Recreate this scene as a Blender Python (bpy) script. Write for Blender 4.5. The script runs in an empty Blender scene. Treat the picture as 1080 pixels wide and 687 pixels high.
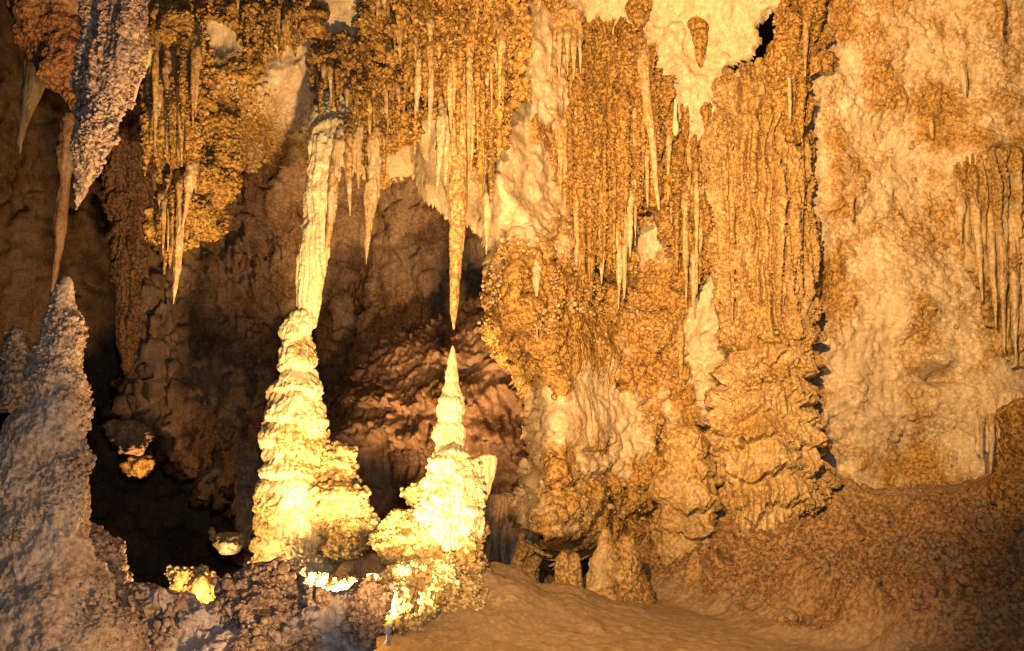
import bpy, math, random
import numpy as np
rng = np.random.default_rng(7)
random.seed(7)
sc = bpy.context.scene
COL = sc.collection
F32 = np.float32

# ------------------------------------------------------------------ camera
FOC = 1050.0                      # focal length in photo pixels (photo is 1080 x 687)
CAM = np.array([0.0, 0.0, 1.7])
PITCH = math.radians(7.0)
cd = bpy.data.cameras.new('camera'); cam = bpy.data.objects.new('camera', cd); COL.objects.link(cam)
cam.location = CAM; cam.rotation_euler = (math.radians(90) + PITCH, 0, 0)
cd.sensor_width = 36.0; cd.lens = 36.0 * FOC / 1080.0; cd.clip_end = 300; cd.clip_start = 0.05
sc.camera = cam

def at(px, py, Y):
    """point of the place seen at photo pixel (px,py) and standing Y metres in front of the path"""
    u = (np.asarray(px, float) - 540) / FOC; v = (343.5 - np.asarray(py, float)) / FOC
    wy = math.cos(PITCH) - v * math.sin(PITCH); wz = math.sin(PITCH) + v * math.cos(PITCH)
    t = Y / wy
    return np.stack([u * t, 0 * u + Y, CAM[2] + wz * t], -1)
def pxsize(px, py, Y):
    v = (343.5 - np.asarray(py, float)) / FOC
    return Y / (math.cos(PITCH) - v * math.sin(PITCH)) / FOC

# ------------------------------------------------------------------ noise
_perm = np.random.default_rng(3).permutation(256).astype(np.int32); _perm = np.concatenate([_perm, _perm, _perm])
_g = np.random.default_rng(5).normal(size=(256, 3)); _g = (_g / np.linalg.norm(_g, axis=1)[:, None]).astype(F32)
_r3 = np.random.default_rng(9).random((256, 3)).astype(F32)
def _hash(ix, iy, iz):
    return _perm[(_perm[(_perm[ix & 255] + iy) & 255] + iz) & 255]
def perlin(P):
    sh = P.shape[:-1]; P = P.reshape(-1, 3).astype(F32)
    out = np.empty(len(P), F32)
    for a in range(0, len(P), 150000):
        p = P[a:a + 150000]; i = np.floor(p); f = p - i; i = i.astype(np.int32)
        w = f * f * f * (f * (f * 6 - 15) + 10)
        acc = 0
        for dx in (0, 1):
            wx = w[:, 0] if dx else 1 - w[:, 0]
            for dy in (0, 1):
                wy = w[:, 1] if dy else 1 - w[:, 1]
                for dz in (0, 1):
                    wz = w[:, 2] if dz else 1 - w[:, 2]
                    g = _g[_hash(i[:, 0] + dx, i[:, 1] + dy, i[:, 2] + dz)]
                    acc = acc + wx * wy * wz * (g[:, 0] * (f[:, 0] - dx) + g[:, 1] * (f[:, 1] - dy) + g[:, 2] * (f[:, 2] - dz))
        out[a:a + 150000] = acc
    return out.reshape(sh) * 1.5
def fbm(P, o=4, gain=0.5):
    s = 0; a = 1.0; q = P.astype(F32)
    for k in range(o):
        s = s + a * perlin(q + 17.3 * k); q = q * 2.03; a *= gain
    return s
def billow(P, o=2):
    s = 0; a = 1.0; q = P.astype(F32)
    for k in range(o):
        s = s + a * np.abs(perlin(q + 9.1 * k)); q = q * 2.1; a *= .5
    return s
def worley(P):
    sh = P.shape[:-1]; P = P.reshape(-1, 3).astype(F32)
    out = np.empty(len(P), F32)
    for a in range(0, len(P), 100000):
        p = P[a:a + 100000]; i = np.floor(p); f = p - i; ii = i.astype(np.int32)
        lo = np.where(f < .5, -1, 0).astype(np.int32)
        best = np.full(len(p), 9, F32)
        for dx in (0, 1):
            for dy in (0, 1):
                for dz in (0, 1):
                    o = lo + np.array([dx, dy, dz], np.int32)
                    r = _r3[_hash(ii[:, 0] + o[:, 0], ii[:, 1] + o[:, 1], ii[:, 2] + o[:, 2])] * .8 + .1
                    d = ((o + r - f) ** 2).sum(1)
                    best = np.minimum(best, d)
        out[a:a + 100000] = np.sqrt(best)
    return out.reshape(sh)
def dome(P):
    f = worley(P); return np.sqrt(np.clip(1 - (f * 1.15) ** 2, 0, 1))
def popcorn(P, size, warp=.35):
    q = P / size
    q = q + warp * np.stack([perlin(q * .7), perlin(q * .7 + 31.), perlin(q * .7 + 67.)], -1)
    return dome(q) + .45 * dome(q * 2.1 + 5)
def ss(a, b, x):
    t = np.clip((x - a) / (b - a), 0, 1); return t * t * (3 - 2 * t)

# ------------------------------------------------------------------ grids and meshes
def normals(G, wrap):
    du = np.gradient(G, axis=0)
    if wrap: dv = (np.roll(G, -1, 1) - np.roll(G, 1, 1)) * .5
    else: dv = np.gradient(G, axis=1)
    n = np.cross(dv, du); l = np.linalg.norm(n, axis=-1, keepdims=True)
    return n / np.maximum(l, 1e-9)
def link_mesh(name, V, Q, mat, parent=None, crust=None):
    me = bpy.data.meshes.new(name)
    V = np.ascontiguousarray(V.reshape(-1, 3), F32); Q = np.ascontiguousarray(Q, np.int32)
    me.vertices.add(len(V)); me.vertices.foreach_set('co', V.ravel())
    me.loops.add(Q.size); me.loops.foreach_set('vertex_index', Q.ravel())
    me.polygons.add(len(Q)); me.polygons.foreach_set('loop_start', np.arange(0, Q.size, 4, dtype=np.int32))
    me.polygons.foreach_set('use_smooth', np.ones(len(Q), bool))
    me.update(calc_edges=True); me.validate()
    if crust is not None and len(me.vertices) == crust.size:
        at_ = me.attributes.new('crust', 'FLOAT', 'POINT'); at_.data.foreach_set('value', np.ascontiguousarray(crust.ravel(), F32))
    me.materials.append(mat)
    o = bpy.data.objects.new(name, me); COL.objects.link(o)
    if parent is not None: o.parent = parent; o.matrix_parent_inverse = parent.matrix_world.inverted()
    return o
def grid_quads(n, m, wrap, keep=None):
    i = np.arange(n - 1)[:, None]; j = np.arange(m if wrap else m - 1)[None, :]
    j2 = (j + 1) % m
    Q = np.stack([i * m + j + 0 * j2, i * m + j2, (i + 1) * m + j2, (i + 1) * m + j + 0 * j2], -1)
    if keep is not None:
        k = keep[:-1, :-1] & keep[1:, :-1] & keep[:-1, 1:] & keep[1:, 1:]
        Q = Q[k]
    return Q.reshape(-1, 4)
def build_grid(name, G, wrap, mat, parent=None, crust=None, keep=None, extra=None):
    Q = grid_quads(G.shape[0], G.shape[1], wrap, keep)
    V = G.reshape(-1, 3); c = None if crust is None else np.broadcast_to(crust, G.shape[:2]).reshape(-1)
    if keep is not None:
        used = np.unique(Q); mp = np.full(len(V), -1, np.int32); mp[used] = np.arange(len(used)); V = V[used]; Q = mp[Q]
        if c is not None: c = c[used]
    if extra is not None:
        Q = np.concatenate([Q, extra[1] + len(V)]); V = np.concatenate([V, extra[0]]); c = np.concatenate([c, extra[2] * (.45 + .55 * np.clip(c.mean() * 1.3, 0, 1))])
    return link_mesh(name, V, Q, mat, parent, c)

# a knob of cave coral: a cube sphere of 26 points
def _cube_sphere():
    idx = {}; V = []; Q = []
    def vid(p):
        if p not in idx: idx[p] = len(V); V.append(p)
        return idx[p]
    for ax in range(3):
        for sgn in (-1, 1):
            for i in (-1, 0):
                for j in (-1, 0):
                    q = []
                    for a, b in ((i, j), (i + 1, j), (i + 1, j + 1), (i, j + 1)):
                        p = [0, 0, 0]; p[ax] = sgn; p[(ax + 1) % 3] = a; p[(ax + 2) % 3] = b; q.append(vid(tuple(p)))
                    Q.append(q if sgn > 0 else q[::-1])
    V = np.array(V, float); return V / np.linalg.norm(V, axis=1)[:, None], np.array(Q)
KV, KQ = _cube_sphere()
def knobs(G, N, wrap, cover, r0, r1, mask=None, keep=None, out=.35):
    """coral knobs growing on a grid: points, quads (numbered from 0) and crust values; cover = share of the face they cover"""
    n, m = G.shape[:2]
    A = G if not wrap else np.concatenate([G, G[:, :1]], 1)
    d1 = A[1:, :-1] - A[:-1, :-1]; d2 = A[:-1, 1:] - A[:-1, :-1]
    area = np.linalg.norm(np.cross(d1, d2), axis=-1)
    Nn = N[:-1] if wrap else N[:-1, :-1]
    w = area * ss(.55, .2, Nn[..., 1])                 # none on the far side
    w = w * np.clip(area.mean() * 4 / np.maximum(area, 1e-9), 0, 1)
    if mask is not None: w = w * (np.broadcast_to(mask, (n, m))[:-1] if wrap else mask[:-1, :-1])
    if keep is not None: w = w * keep[:-1, :-1]
    rm = r0 + (r1 - r0) * .36; k = int(w.sum() * cover / (math.pi * rm * rm))
    if k < 1: return None
    k = min(k, 16000)
    f = rng.choice(w.size, k, p=(w / w.sum()).ravel()); i, j = np.unravel_index(f, w.shape)
    u = rng.random((k, 1)); v = rng.random((k, 1))
    p = A[i, j] + u * d1[i, j] + v * d2[i, j]; nn = Nn[i, j]
    r = (r0 + (r1 - r0) * rng.random(k) ** 2.2)[:, None]
    r = r * (.6 + .95 * ss(-.35, .5, fbm(p * 2.3 + 5, 2)))[:, None]
    p = p + nn * r * (out + .35 * rng.random((k, 1)))
    sc3 = .75 + .5 * rng.random((k, 1, 3))
    V = p[:, None] + KV[None] * r[:, None] * sc3
    Q = KQ[None] + (np.arange(k) * len(KV))[:, None, None]
    c = np.repeat(.5 + .5 * rng.random(k), len(KV))
    return V.reshape(-1, 3), Q.reshape(-1, 4), c

def style_h(P, R, st, seed):
    """offset along the normal for a formation; P points, R local radius, st = dict of recipes"""
    S = np.array([seed * 7.31, seed * 3.17, seed * 1.7])
    h = np.zeros(P.shape[:-1]); crust = np.zeros(P.shape[:-1])
    q = P + S
    if 'lump' in st:
        a, s = st['lump']; h = h + a * fbm(q / s, 4)
    if 'flute' in st:
        a, s = st['flute']
        w = q + .06 * np.stack([perlin(q * 2.), perlin(q * 2. + 9), 0 * q[..., 0]], -1)
        w = np.stack([w[..., 0] / s, w[..., 1] / s, w[..., 2] / s * .07], -1)
        f = billow(w, 2); h = h + a * (np.minimum(f, .62) * 2.4 - .6); _ridge[0] = ss(.08, .34, f)
    if 'tier' in st:
        a, L = st['tier']
        fr = np.abs(perlin(np.stack([q[..., 0] * 13, q[..., 1] * 13, q[..., 2] * .8], -1)))
        qa = q * np.array([1, 1, .4])
        ph = q[..., 2] / L + 1.15 * fbm(qa * (.42 / L), 3) - .16 * fr
        s = ph - np.floor(ph)
        bul = np.where(s < .22, np.sqrt(np.clip(1 - (1 - s / .22) ** 2, 0, 1)), np.cos((s - .22) / .78 * math.pi / 2) ** .8)
        h = h + a * bul * (.5 + .9 * np.clip(perlin(qa * (.7 / L) + 11) + .2, -.45, 1)) + a * .22 * fr * bul
    if 'flow' in st:
        a, L = st['flow']
        fr = np.abs(perlin(np.stack([q[..., 0] * 11, q[..., 1] * 11, q[..., 2] * .7], -1)))
        qa = q * np.array([1, 1, .35])
        ph = q[..., 2] / L + .75 * fbm(qa * (.8 / L), 2) - .5 * fr
        s = ph - np.floor(ph)
        lip = np.where(s < .12, s / .12, (1 - (s - .12) / .88) ** 1.5)
        amp = .5 + .8 * np.clip(perlin(qa * (.9 / L) + 40) * 1.4 + .3, -.2, 1)
        h = h + a * lip * amp + a * .55 * (fr - .2) * (.35 + .65 * lip)
    if 'pop' in st:
        a, s = st['pop'][:2]; cov = st['pop'][2] if len(st['pop']) > 2 else 1.
        m = ss(-.25, .15, fbm(q * 1.6 + 3, 3) + (cov - .5) * 1.2) if cov < 1 else 1.
        h = h + a * m * popcorn(q, s); crust = crust + m
    if 'fine' in st:
        a, s = st['fine']; h = h + a * fbm(q / s, 3)
    return h, np.clip(crust, 0, 1)

_seed = [1]; _ridge = [1.0]
def tube(name, rows, Y, mat, st, parent=None, sq=1.0, cell=.014, cut=1.0, crust=None, rref=.12, smooth=True, topfade=False, shrink=0):
    """a round formation from rows (py, left px, right px) of its outline, standing Y metres away; sq = depth / width"""
    _seed[0] += 1
    rows = sorted((r[0], r[1] + min(shrink, (r[2] - r[1]) * .12), r[2] - min(shrink, (r[2] - r[1]) * .12)) + tuple(r[3:]) for r in rows)
    f_, l_ = rows[0], rows[-1]; mf, ml = (f_[1] + f_[2]) / 2, (l_[1] + l_[2]) / 2
    rows = [(f_[0] - .12 * (f_[2] - f_[1]) - .1, mf - .5, mf + .5) + tuple(f_[3:])] + rows + [(l_[0] + .12 * (l_[2] - l_[1]) + .1, ml - .5, ml + .5) + tuple(l_[3:])]
    a = np.array([r[:3] for r in rows], float)
    Ys = np.array([(r[3] if len(r) > 3 else Y) for r in rows], float)
    mid = (a[:, 1] + a[:, 2]) / 2
    C = np.array([at(mid[k], a[k, 0], Ys[k]) for k in range(len(a))])
    R = np.array([max((a[k, 2] - a[k, 1]) / 2, .4) * pxsize(mid[k], a[k, 0], Ys[k]) for k in range(len(a))])
    # resample by arc length of the outline
    seg = np.sqrt(np.diff(C[:, 2]) ** 2 + np.diff(R) ** 2 + np.diff(C[:, 0]) ** 2); t = np.concatenate([[0], np.cumsum(seg)])
    n = max(int(t[-1] / cell), 12)
    tt = np.linspace(0, t[-1], n)
    Cx = np.stack([np.interp(tt, t, C[:, k]) for k in range(3)], -1); Rr = np.interp(tt, t, R)
    if smooth and n > 20:
        k = max(3, min(n // 30, 9)) | 1
        ker = np.hanning(k + 2)[1:-1]; ker /= ker.sum(); pad = k // 2
        sm = lambda v: np.convolve(np.pad(v, pad, mode='edge'), ker, 'valid')
        Rr = sm(Rr); Cx = np.stack([sm(Cx[:, j]) for j in range(3)], -1)
    m = int(np.clip(2 * math.pi * np.percentile(Rr, 80) * (1 + sq) / 2 / cell, 12, 420))
    th = np.linspace(0, 2 * math.pi, m, endpoint=False)
    G = np.empty((n, m, 3))
    G[..., 0] = Cx[:, None, 0] + Rr[:, None] * np.cos(th); G[..., 1] = Cx[:, None, 1] + Rr[:, None] * np.sin(th) * sq
    G[..., 2] = Cx[:, None, 2]
    N = normals(G, True)
    out = np.stack([np.cos(th), np.sin(th), 0 * th], -1)[None]
    N = N * np.sign((N * out).sum(-1, keepdims=True) + 1e-6)
    N = N * .75 + out * .25
    sc_ = np.clip(Rr / rref, .12, 1)[:, None]
    tf = (np.clip(np.arange(n) * (t[-1] / n) / .45 - .25, .08, 1) if topfade else np.ones(n))[:, None]; sc_ = sc_ * tf
    sb = {k: v for k, v in st.items() if k in ('lump',)}
    sf = {k: v for k, v in st.items() if k not in ('lump',)}
    if sb:
        h, _ = style_h(G, Rr, sb, _seed[0]); G = G + N * (h * tf * np.clip(Rr / (rref * 1.5), .05, 1)[:, None])[..., None]
    _ridge[0] = 1.0
    h, c = style_h(G, Rr, sf, _seed[0])
    G = G + N * (h * sc_ * cut)[..., None]
    c0 = c if crust is None else np.clip(crust + .35 * fbm((G + _seed[0]) * 2.2, 3), 0, 1)
    ex = None
    if 'knob' in st:
        cov, k0, k1 = st['knob'][:3]
        M = normals(G, True); M = M * np.sign((M * out).sum(-1, keepdims=True) + 1e-6) * .5 + out * .5
        mk = c if 'pop' in st else np.ones(G.shape[:2])
        ex = knobs(G, M, True, cov, k0, k1, mk * _ridge[0] * ss(-.5, .25, fbm(G * 2.6 + _seed[0], 2)) * np.clip(Rr / (k1 * 2.5), 0, 1)[:, None])
    return build_grid(name, G, True, mat, parent, c0, extra=ex)

def spike(name, x0, y0, x1, y1, w, Y, mat, st, parent=None, cell=.012, crust=None, tip=1.0, root=.34, jag=.22):
    """a tapered stalactite: top at pixel (x0,y0) w pixels wide, tip at (x1,y1)"""
    K = 7; rows = []
    for k in range(K + 1):
        t = k / K
        ww = w * ((1 - t) ** .75) * (1 + .12 * math.sin(5 * t + x0)) + tip
        xx = x0 + (x1 - x0) * t + .06 * w * math.sin(3.3 * t + y0)
        ww *= 1 + jag * math.sin(7.1 * t + 1.7 * x0) * (1 - t) + jag * .6 * math.sin(13.3 * t + .9 * y0) * (1 - t)
        rows.append((y0 + (y1 - y0) * t, xx - ww / 2, xx + ww / 2, Y + root * (1 - min(1, t / .35)) ** 1.5))
    rows.insert(0, (y0 - 2, x0 - w * .3, x0 + w * .3, Y + root * 1.1))
    return tube(name, rows, Y, mat, st, parent, cell=cell, crust=crust, rref=.06)

def tag(o, label, cat, group=None):
    o['label'] = label; o['category'] = cat
    if group: o['group'] = group
    return o
def empty(name, px, py, Y):
    o = bpy.data.objects.new(name, None); COL.objects.link(o); o.location = at(px, py, Y); o.empty_display_size = .2
    bpy.context.view_layer.update(); return o

# ------------------------------------------------------------------ materials
def rock(name, pale, amber, dark, rough=.8, spec=.12, streak=0.0, bump=1.0, patch=.9, fine=1.0, darkamt=.45, speck=24):
    m = bpy.data.materials.new(name); m.use_nodes = True; nt = m.node_tree; N = nt.nodes; L = nt.links
    b = N['Principled BSDF']; geo = N.new('ShaderNodeNewGeometry'); pos = geo.outputs['Position']
    def noise(scale, det=5., ro=.6, vec=pos, dist=0.):
        n = N.new('ShaderNodeTexNoise'); n.inputs['Scale'].default_value = scale; n.inputs['Detail'].default_value = det
        n.inputs['Roughness'].default_value = ro; n.inputs['Distortion'].default_value = dist; L.new(vec, n.inputs['Vector']); return n.outputs['Fac']
    def math_(op, a, b_=None, clamp=False):
        n = N.new('ShaderNodeMath'); n.operation = op; n.use_clamp = clamp
        for k, v in enumerate((a, b_)):
            if v is None: continue
            if isinstance(v, (int, float)): n.inputs[k].default_value = v
            else: L.new(v, n.inputs[k])
        return n.outputs[0]
    def mapr(v, a, b_, c=0., d=1.):
        n = N.new('ShaderNodeMapRange'); n.interpolation_type = 'SMOOTHSTEP'
        L.new(v, n.inputs['Value'])
        for k, x in zip(('From Min', 'From Max', 'To Min', 'To Max'), (a, b_, c, d)): n.inputs[k].default_value = x
        return n.outputs['Result']
    def mix(f, a, c, mode='MIX'):
        n = N.new('ShaderNodeMix'); n.data_type = 'RGBA'; n.blend_type = mode
        if isinstance(f, (int, float)): n.inputs[0].default_value = f
        else: L.new(f, n.inputs[0])
        for k, v in ((6, a), (7, c)):
            if isinstance(v, tuple): n.inputs[k].default_value = (*v, 1)
            else: L.new(v, n.inputs[k])
        return n.outputs[2]
    attr = N.new('ShaderNodeAttribute'); attr.attribute_name = 'crust'; cr = attr.outputs['Fac']
    n1 = noise(patch, 5, .65, dist=.4)
    n2 = noise(3.1, 6, .7, dist=.5)
    n4 = noise(speck, 3, .65)
    f = math_('ADD', cr, math_('MULTIPLY', math_('SUBTRACT', n1, .5), 1.1))
    f = math_('ADD', f, math_('MULTIPLY', math_('SUBTRACT', n2, .5), .9))
    f = mapr(f, .12, .88)
    col = mix(f, pale, amber)
    col = mix(mapr(n2, .52, .74, 0, darkamt), col, dark)
    # streaks of mineral run down the rock
    if streak > 0:
        mp = N.new('ShaderNodeMapping'); mp.inputs['Scale'].default_value = (9, 9, .5); L.new(pos, mp.inputs['Vector'])
        n3 = noise(1.6, 3, .6, mp.outputs['Vector'])
        col = mix(mapr(n3, .42, .7, 0, streak), col, tuple(.45 * x + .2 * y for x, y in zip(amber, dark)))
    # speckle: noise turns grains dark brown or lighter, more dark where crust grows
    sp = mapr(n4, .40, .56, 0, 1)
    spk = math_('MULTIPLY', math_('SUBTRACT', 1, sp), math_('ADD', math_('MULTIPLY', cr, .62), .12), True)
    col = mix(spk, col, tuple(x * .55 for x in dark))
    n4c = mapr(n4, .5, .75, .95, 1.3)
    comb = N.new('ShaderNodeCombineColor'); [L.new(n4c, comb.inputs[k]) for k in range(3)]
    col = mix(1.0, col, comb.outputs[0], 'MULTIPLY')
    L.new(col, b.inputs['Base Color'])
    b.inputs['Roughness'].default_value = rough
    b.inputs['Specular IOR Level'].default_value = spec
    # relief: grains everywhere, knobs where the crust grows
    vo = N.new('ShaderNodeTexVoronoi'); vo.feature = 'F1'; vo.inputs['Scale'].default_value = 34
    L.new(pos, vo.inputs['Vector'])
    knob = math_('MULTIPLY', math_('SUBTRACT', .6, vo.outputs['Distance']), math_('ADD', math_('MULTIPLY', cr, 1.2), .08))
    g = math_('ADD', math_('MULTIPLY', noise(62, 2, .7), .6 * fine), math_('MULTIPLY', knob, 1.1))
    g = math_('ADD', g, math_('MULTIPLY', noise(15, 3, .65), .8))
    bp = N.new('ShaderNodeBump'); bp.inputs['Strength'].default_value = .5 * bump; bp.inputs['Distance'].default_value = .03
    L.new(g, bp.inputs['Height']); L.new(bp.outputs['Normal'], b.inputs['Normal'])
    return m

M_wall = rock('limestone_wall', (.78, .59, .34), (.54, .31, .08), (.24, .12, .045), streak=.32, darkamt=.4)
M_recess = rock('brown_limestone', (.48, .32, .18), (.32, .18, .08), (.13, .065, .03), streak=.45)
M_pop = rock('popcorn_calcite', (.62, .41, .155), (.50, .285, .075), (.16, .075, .025), streak=.65, darkamt=.5)
M_flow = rock('flowstone', (.62, .43, .19), (.52, .31, .09), (.20, .10, .035), streak=.45, rough=.55, spec=.4, bump=.7)
M_bright = rock('wet_calcite', (.80, .65, .34), (.70, .50, .20), (.42, .26, .10), streak=.15, rough=.45, spec=.45, bump=.55, darkamt=.25)
M_smooth = rock('smooth_calcite', (.70, .52, .28), (.62, .38, .13), (.34, .17, .06), streak=.35, rough=.5, spec=.4, bump=.4)
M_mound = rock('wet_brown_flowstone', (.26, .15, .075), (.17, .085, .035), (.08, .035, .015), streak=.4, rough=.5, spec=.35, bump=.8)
M_grey = rock('grey_limestone', (.56, .46, .38), (.42, .28, .18), (.15, .10, .07), streak=.15, darkamt=.6, patch=1.8)
M_tan = rock('tan_grey_limestone', (.55, .42, .30), (.44, .29, .17), (.17, .10, .06), streak=.2, darkamt=.65, patch=1.6)
M_coral = rock('lit_coral_calcite', (.78, .64, .36), (.66, .47, .19), (.34, .20, .07), streak=.1, rough=.6, bump=.5, darkamt=.3)  # paler calcite for corals by the lamps, lamp glow put into the colour
M_red = rock('red_brown_limestone', (.36, .19, .09), (.28, .13, .05), (.12, .05, .025))
M_sand = rock('cave_sand', (.38, .26, .135), (.40, .225, .085), (.16, .085, .035), bump=.55, darkamt=.6, rough=.85, spec=.15)

# ------------------------------------------------------------------ cave wall
def wall_y(X, Z):
    y = 10.7 + 2.2 * ss(-.5, 1.6, X + .12 * (Z - 4))
    y = y - .26 * np.clip(Z - 4.8, 0, 9) - .35 * np.clip(Z - 7.2, 0, 9) ** 2 * .8
    y = y - .13 * np.clip(X - 5.2, 0, 9) ** 2 * .8
    P = np.stack([X, 0 * X, Z], -1)
    return y + .42 * fbm(P * .38 + 4.2, 3)
def on_wall(px, py, dy=0.0):
    """distance of the cave wall behind a photo pixel"""
    Y = 12.0
    for _ in range(14):
        p = at(px, py, Y); Y = .5 * Y + .5 * float(wall_y(np.array([p[0]]), np.array([p[2]]))[0])
    return Y + dy
def poly_world(pts, Y=None):
    return np.array([at(x, y, (on_wall(x, y) if Y is None else Y))[[0, 2]] for x, y in pts])
def sdist(X, Z, poly):
    """signed distance to a polygon in the X-Z plane, positive inside"""
    d = np.full(X.shape, 1e9); ins = np.zeros(X.shape, bool)
    for (ax, az), (bx, bz) in zip(poly, np.roll(poly, -1, 0)):
        ex, ez = bx - ax, bz - az; wx, wz = X - ax, Z - az
        t = np.clip((wx * ex + wz * ez) / (ex * ex + ez * ez + 1e-12), 0, 1)
        d = np.minimum(d, (wx - t * ex) ** 2 + (wz - t * ez) ** 2)
        c = ((az > Z) != (bz > Z))
        with np.errstate(divide='ignore', invalid='ignore'):
            ins ^= c & (X < (bx - ax) * (Z - az) / (bz - az + 1e-12) + ax)
    return np.where(ins, 1, -1) * np.sqrt(d)

HOLE = [(140, -400), (165, -60), (172, 20), (178, 55), (215, 86), (262, 86), (300, 90), (332, 90), (372, 104), (405, 108), (432, 114),
        (458, 150), (482, 165), (508, 180), (545, 235), (536, 292), (536, 322), (560, 350), (576, 388), (584, 428), (580, 500), (572, 560), (568, 640), (566, 1000), (-900, 1000), (-900, -400)]
# (px, py, radius px x, radius px y, weight): where the wall is crusted with amber popcorn (+) or bare and pale (-)
PATCH = [(358, 20, 40, 34, -2.2), (303, 66, 24, 28, -2), (222, 28, 26, 40, -1.9), (538, 160, 22, 65, -2), (560, 40, 20, 32, -1.7), (660, 18, 36, 18, -1.1), (760, 30, 50, 42, -1.2),
         (725, 85, 30, 35, -1.1), (560, 225, 26, 30, -.7), (436, 128, 22, 45, -2), (466, 160, 16, 45, -1.8), (680, 235, 22, 45, -.8), (752, 260, 10, 80, -1), (742, 330, 15, 110, -1.6), (640, 430, 60, 60, -.5),
         (870, 60, 40, 22, -.4), (905, 110, 30, 40, -.9), (860, 195, 26, 60, -1), (960, 170, 30, 60, -1), (990, 60, 60, 30, -.7), (930, 300, 34, 80, -.9), (1000, 290, 30, 60, -.8), (1040, 400, 50, 45, -1),
         (905, 380, 40, 50, -.8), (960, 440, 70, 30, -.6), (1040, 470, 45, 30, -1), (1060, 130, 30, 25, -.4),
         (935, 85, 22, 34, 1.2), (885, 130, 22, 40, .8), (880, 250, 24, 70, .5), (965, 215, 30, 45, .5), (985, 110, 25, 30, .8), (975, 330, 22, 30, .9), (1010, 270, 25, 50, .6), (880, 20, 30, 20, .8),
         (585, 350, 55, 70, .8), (680, 320, 60, 50, .8), (560, 300, 40, 50, .6), (615, 430, 70, 70, -.35), (690, 500, 40, 60, .5), (700, 420, 20, 60, .2), (940, 490, 60, 20, .4), (470, 40, 80, 60, .8), (1040, 150, 35, 12, .5),
         (240, 80, 25, 25, .8), (280, 25, 28, 30, .8), (620, 70, 30, 40, .6)]
def crust_field(X, Z):
    P = np.stack([X, 0 * X, Z], -1)
    c = .52 + .55 * fbm(P * .8 + 7.7, 4, .6)
    for px, py, rx, ry, w in PATCH:
        Y = on_wall(px, py); p = at(px, py, Y); s = pxsize(px, py, Y)
        ax, az = (X - p[0]) / (rx * s), (Z - p[2]) / (ry * s)
        c = c + .55 * w * np.exp(-np.clip(ax * ax + az * az, 0, 30) ** 1.3)
    c = c + .34 * fbm(P * 3.2 + 1, 4, .65)
    c = c + (.40 - c) * .5 * ss(2.9, 3.9, X)
    return ss(.12, .85, c)

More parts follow.
